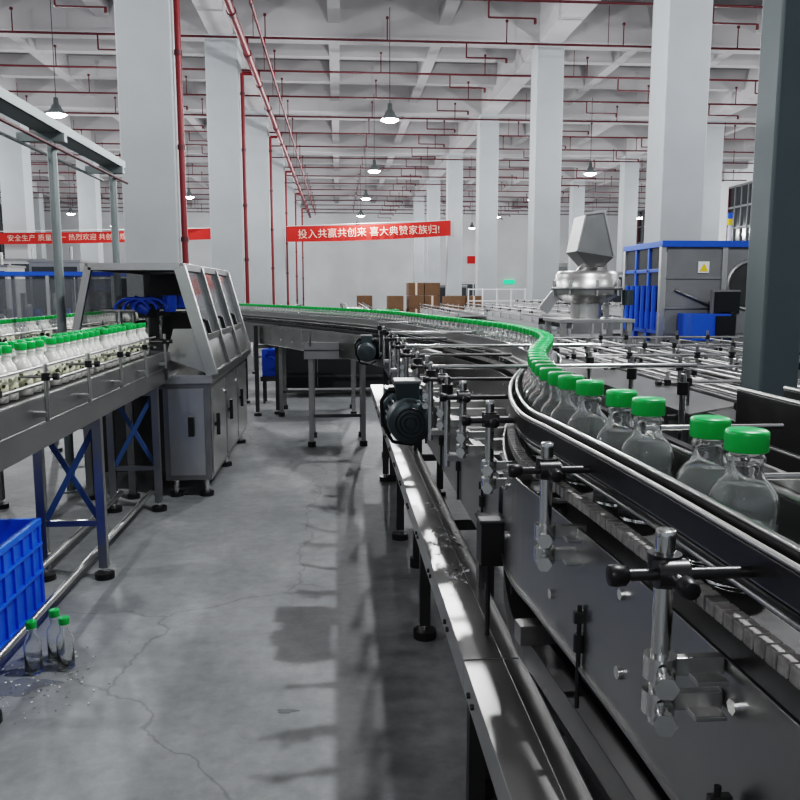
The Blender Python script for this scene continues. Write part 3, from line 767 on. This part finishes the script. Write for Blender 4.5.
b.cyl((x0+0.9,y0+0.3,zt+0.05),(x0+0.9,y0+0.3,zt+0.25),0.02,WHITE,10); b.cyl((x0+0.9,y0+0.3,zt+0.25),(x0+0.9,y0+0.3,zt+0.32),0.03,YEL,10); b.cyl((x0+0.9,y0+0.3,zt+0.32),(x0+0.9,y0+0.3,zt+0.39),0.03,BLUEP,10)
b.obj(bevel=0.004)

# ------------------------------------------------------------ blue topped guarded line on the left
b=B('guarded_filling_line'); x0,x1,y0,y1,zt=-9.4,-3.5,12.9,14.1,1.72
b.box(x0,x1,y0,y1,0.12,0.85,LIGHTP); b.box(x0-0.03,x1+0.03,y0-0.03,y1+0.03,zt,zt+0.06,BLUEP)
x=x0
while x<=x1+0.01:
    for y in (y0,y1): b.box(x-0.025,x+0.025,y-0.025,y+0.025,0,zt,STEEL)
    x+=0.983
b.box(x0,x1,y0+0.0,y0+0.01,0.9,zt-0.05,ACRYL)
k=x0+0.3
while k<x1: b.cyl((k,y0+0.5,0.85),(k,y0+0.5,1.45),0.05,CHROME,10); b.cyl((k+0.2,y0+0.5,0.85),(k+0.2,y0+0.5,1.2),0.07,BLUEP if int(k*3)%2 else STEEL,10); k+=0.45
b.obj()

# ------------------------------------------------------------ background clutter
def carton_stack(x,y,nx,ny,nz,s=0.5):
    b=B('cardboard_carton_stack'); b.box(x-0.02,x+nx*s+0.02,y-0.02,y+ny*s+0.02,0.1,0.13,CARD)
    for k in range(3): b.box(x+k*(nx*s-0.1)/2,x+k*(nx*s-0.1)/2+0.1,y,y+ny*s,0,0.1,CARD)
    for i in range(nx):
        for j in range(ny):
            for k in range(nz-(1 if (i+j)%3==2 else 0)):
                q=random.uniform(0,0.02); b.box(x+i*s+0.01+q,x+i*s+s-0.01,y+j*s+0.01,y+j*s+s-0.01,0.13+k*0.4,0.13+k*0.4+0.39,CARD)
                b.box(x+i*s+s/2-0.03,x+i*s+s/2+0.03,y+j*s+0.007,y+j*s+s-0.01,0.13+k*0.4+0.01,0.13+k*0.4+0.392,BANTXT if (k+i)%2 else CARD)
    b.obj()
carton_stack(1.5,24.6,1,2,3); carton_stack(2.15,24.8,2,2,4); carton_stack(3.4,24.5,2,2,3); carton_stack(3.0,22.9,1,1,3); carton_stack(0.6,26,1,2,3)
def cabinet(x,y,w,d,h,m=LIGHTP,nm='machine_cabinet'):
    b=B(nm); b.box(x,x+w,y,y+d,0.1,h,m); b.box(x-0.02,x+w+0.02,y-0.02,y+d+0.02,h,h+0.04,STEELM)
    n=max(1,int(w/0.7))
    for k in range(n):
        q=x+0.05+k*(w-0.05)/n; b.box(q,q+(w-0.05)/n-0.05,y-0.012,y,0.2,h*0.5,PANEL); b.box(q,q+(w-0.05)/n-0.05,y-0.012,y,h*0.53,h-0.08,WINP)
        b.box(q+0.03,q+0.06,y-0.05,y-0.012,h*0.4,h*0.48,BLACK)
    for xx in (x+0.06,x+w-0.06):
        for yy in (y+0.06,y+d-0.06): b.cyl((xx,yy,0),(xx,yy,0.1),0.03,BLACK,8)
    b.cyl((x+w*0.7,y+d/2,h+0.04),(x+w*0.7,y+d/2,h+0.3),0.03,STEEL,8)
    b.obj()
cabinet(-8.6,20.0,1.6,1.2,2.2); cabinet(-7.4,16.5,0.9,0.9,1.95); cabinet(-5.6,15.2,0.9,0.8,2.0,STEELM); cabinet(-13.2,24,2.0,1.2,2.6,PANEL); cabinet(-6.2,23,2.0,1.2,1.9)
cabinet(6.6,10.6,1.8,1.2,1.9,PANEL); cabinet(5.9,23.5,2.0,1.2,1.9); cabinet(4.6,38,1.5,1.0,1.7,PANEL); cabinet(8.6,26,2.2,1.2,2.0); cabinet(10.2,32,2.5,1.2,2.2,PANEL)
cabinet(8.4,16,1.6,1.0,2.1,PANEL); cabinet(10.2,12,1.6,1.4,2.3,STEELM); cabinet(6.6,44,1.6,1.0,1.9,LIGHTP)
conveyor('roller_conveyor',2.4,0.6,14.5,20.5,1.02,(15,16.5,18,20),brk=0.9,matp=LIGHTP)
conveyor('roller_conveyor',3.7,0.6,13.5,21.5,1.02,(14,16,18.5,21),brk=0.9,matp=LIGHTP)
conveyor('roller_conveyor',4.45,0.5,14.0,19.0,1.15,(14.5,16.5,18.5),brk=0.7,matp=LIGHTP)
conveyor('roller_conveyor',-1.3,0.5,14.2,22,1.0,(14.6,17,20),brk=0.9,matp=STEELM)
conveyor('roller_conveyor',0.4,0.5,14.2,24,1.0,(14.5,17,20,23),brk=0.9,matp=STEELM)
conveyor('roller_conveyor',7.2,0.6,12.5,22,1.05,(13,16,19,21.5),brk=0.9,matp=LIGHTP)
b=B('wire_mesh_guard_fence')
for k in range(7):
    x=3.6+k*0.4; b.box(x-0.015,x+0.015,22.18,22.22,0,1.55,WHITE)
for z in (0.4,0.8,1.2,1.52): b.box(3.6,6.0,22.185,22.215,z-0.015,z+0.015,WHITE)
b.obj()

# ------------------------------------------------------------ world, camera
w=bpy.data.worlds.new('world'); scene.world=w; w.use_nodes=True
w.node_tree.nodes['Background'].inputs[0].default_value=(0.82,0.90,1.0,1); w.node_tree.nodes['Background'].inputs[1].default_value=0.35
cam=bpy.data.cameras.new('camera'); cam.lens=36; cam.sensor_width=36; cam.clip_start=0.02; cam.clip_end=200
co=bpy.data.objects.new('camera',cam); scene.collection.objects.link(co); co.location=(0,0,1.5)
psi=math.radians(4.37); th=math.radians(7.83)
F=Vector((math.sin(psi)*math.cos(th),math.cos(psi)*math.cos(th),-math.sin(th)))
co.rotation_euler=F.to_track_quat('-Z','Y').to_euler()
scene.camera=co
scene.view_settings.view_transform='Filmic'; scene.view_settings.look='High Contrast'
scene.view_settings.exposure=-0.15
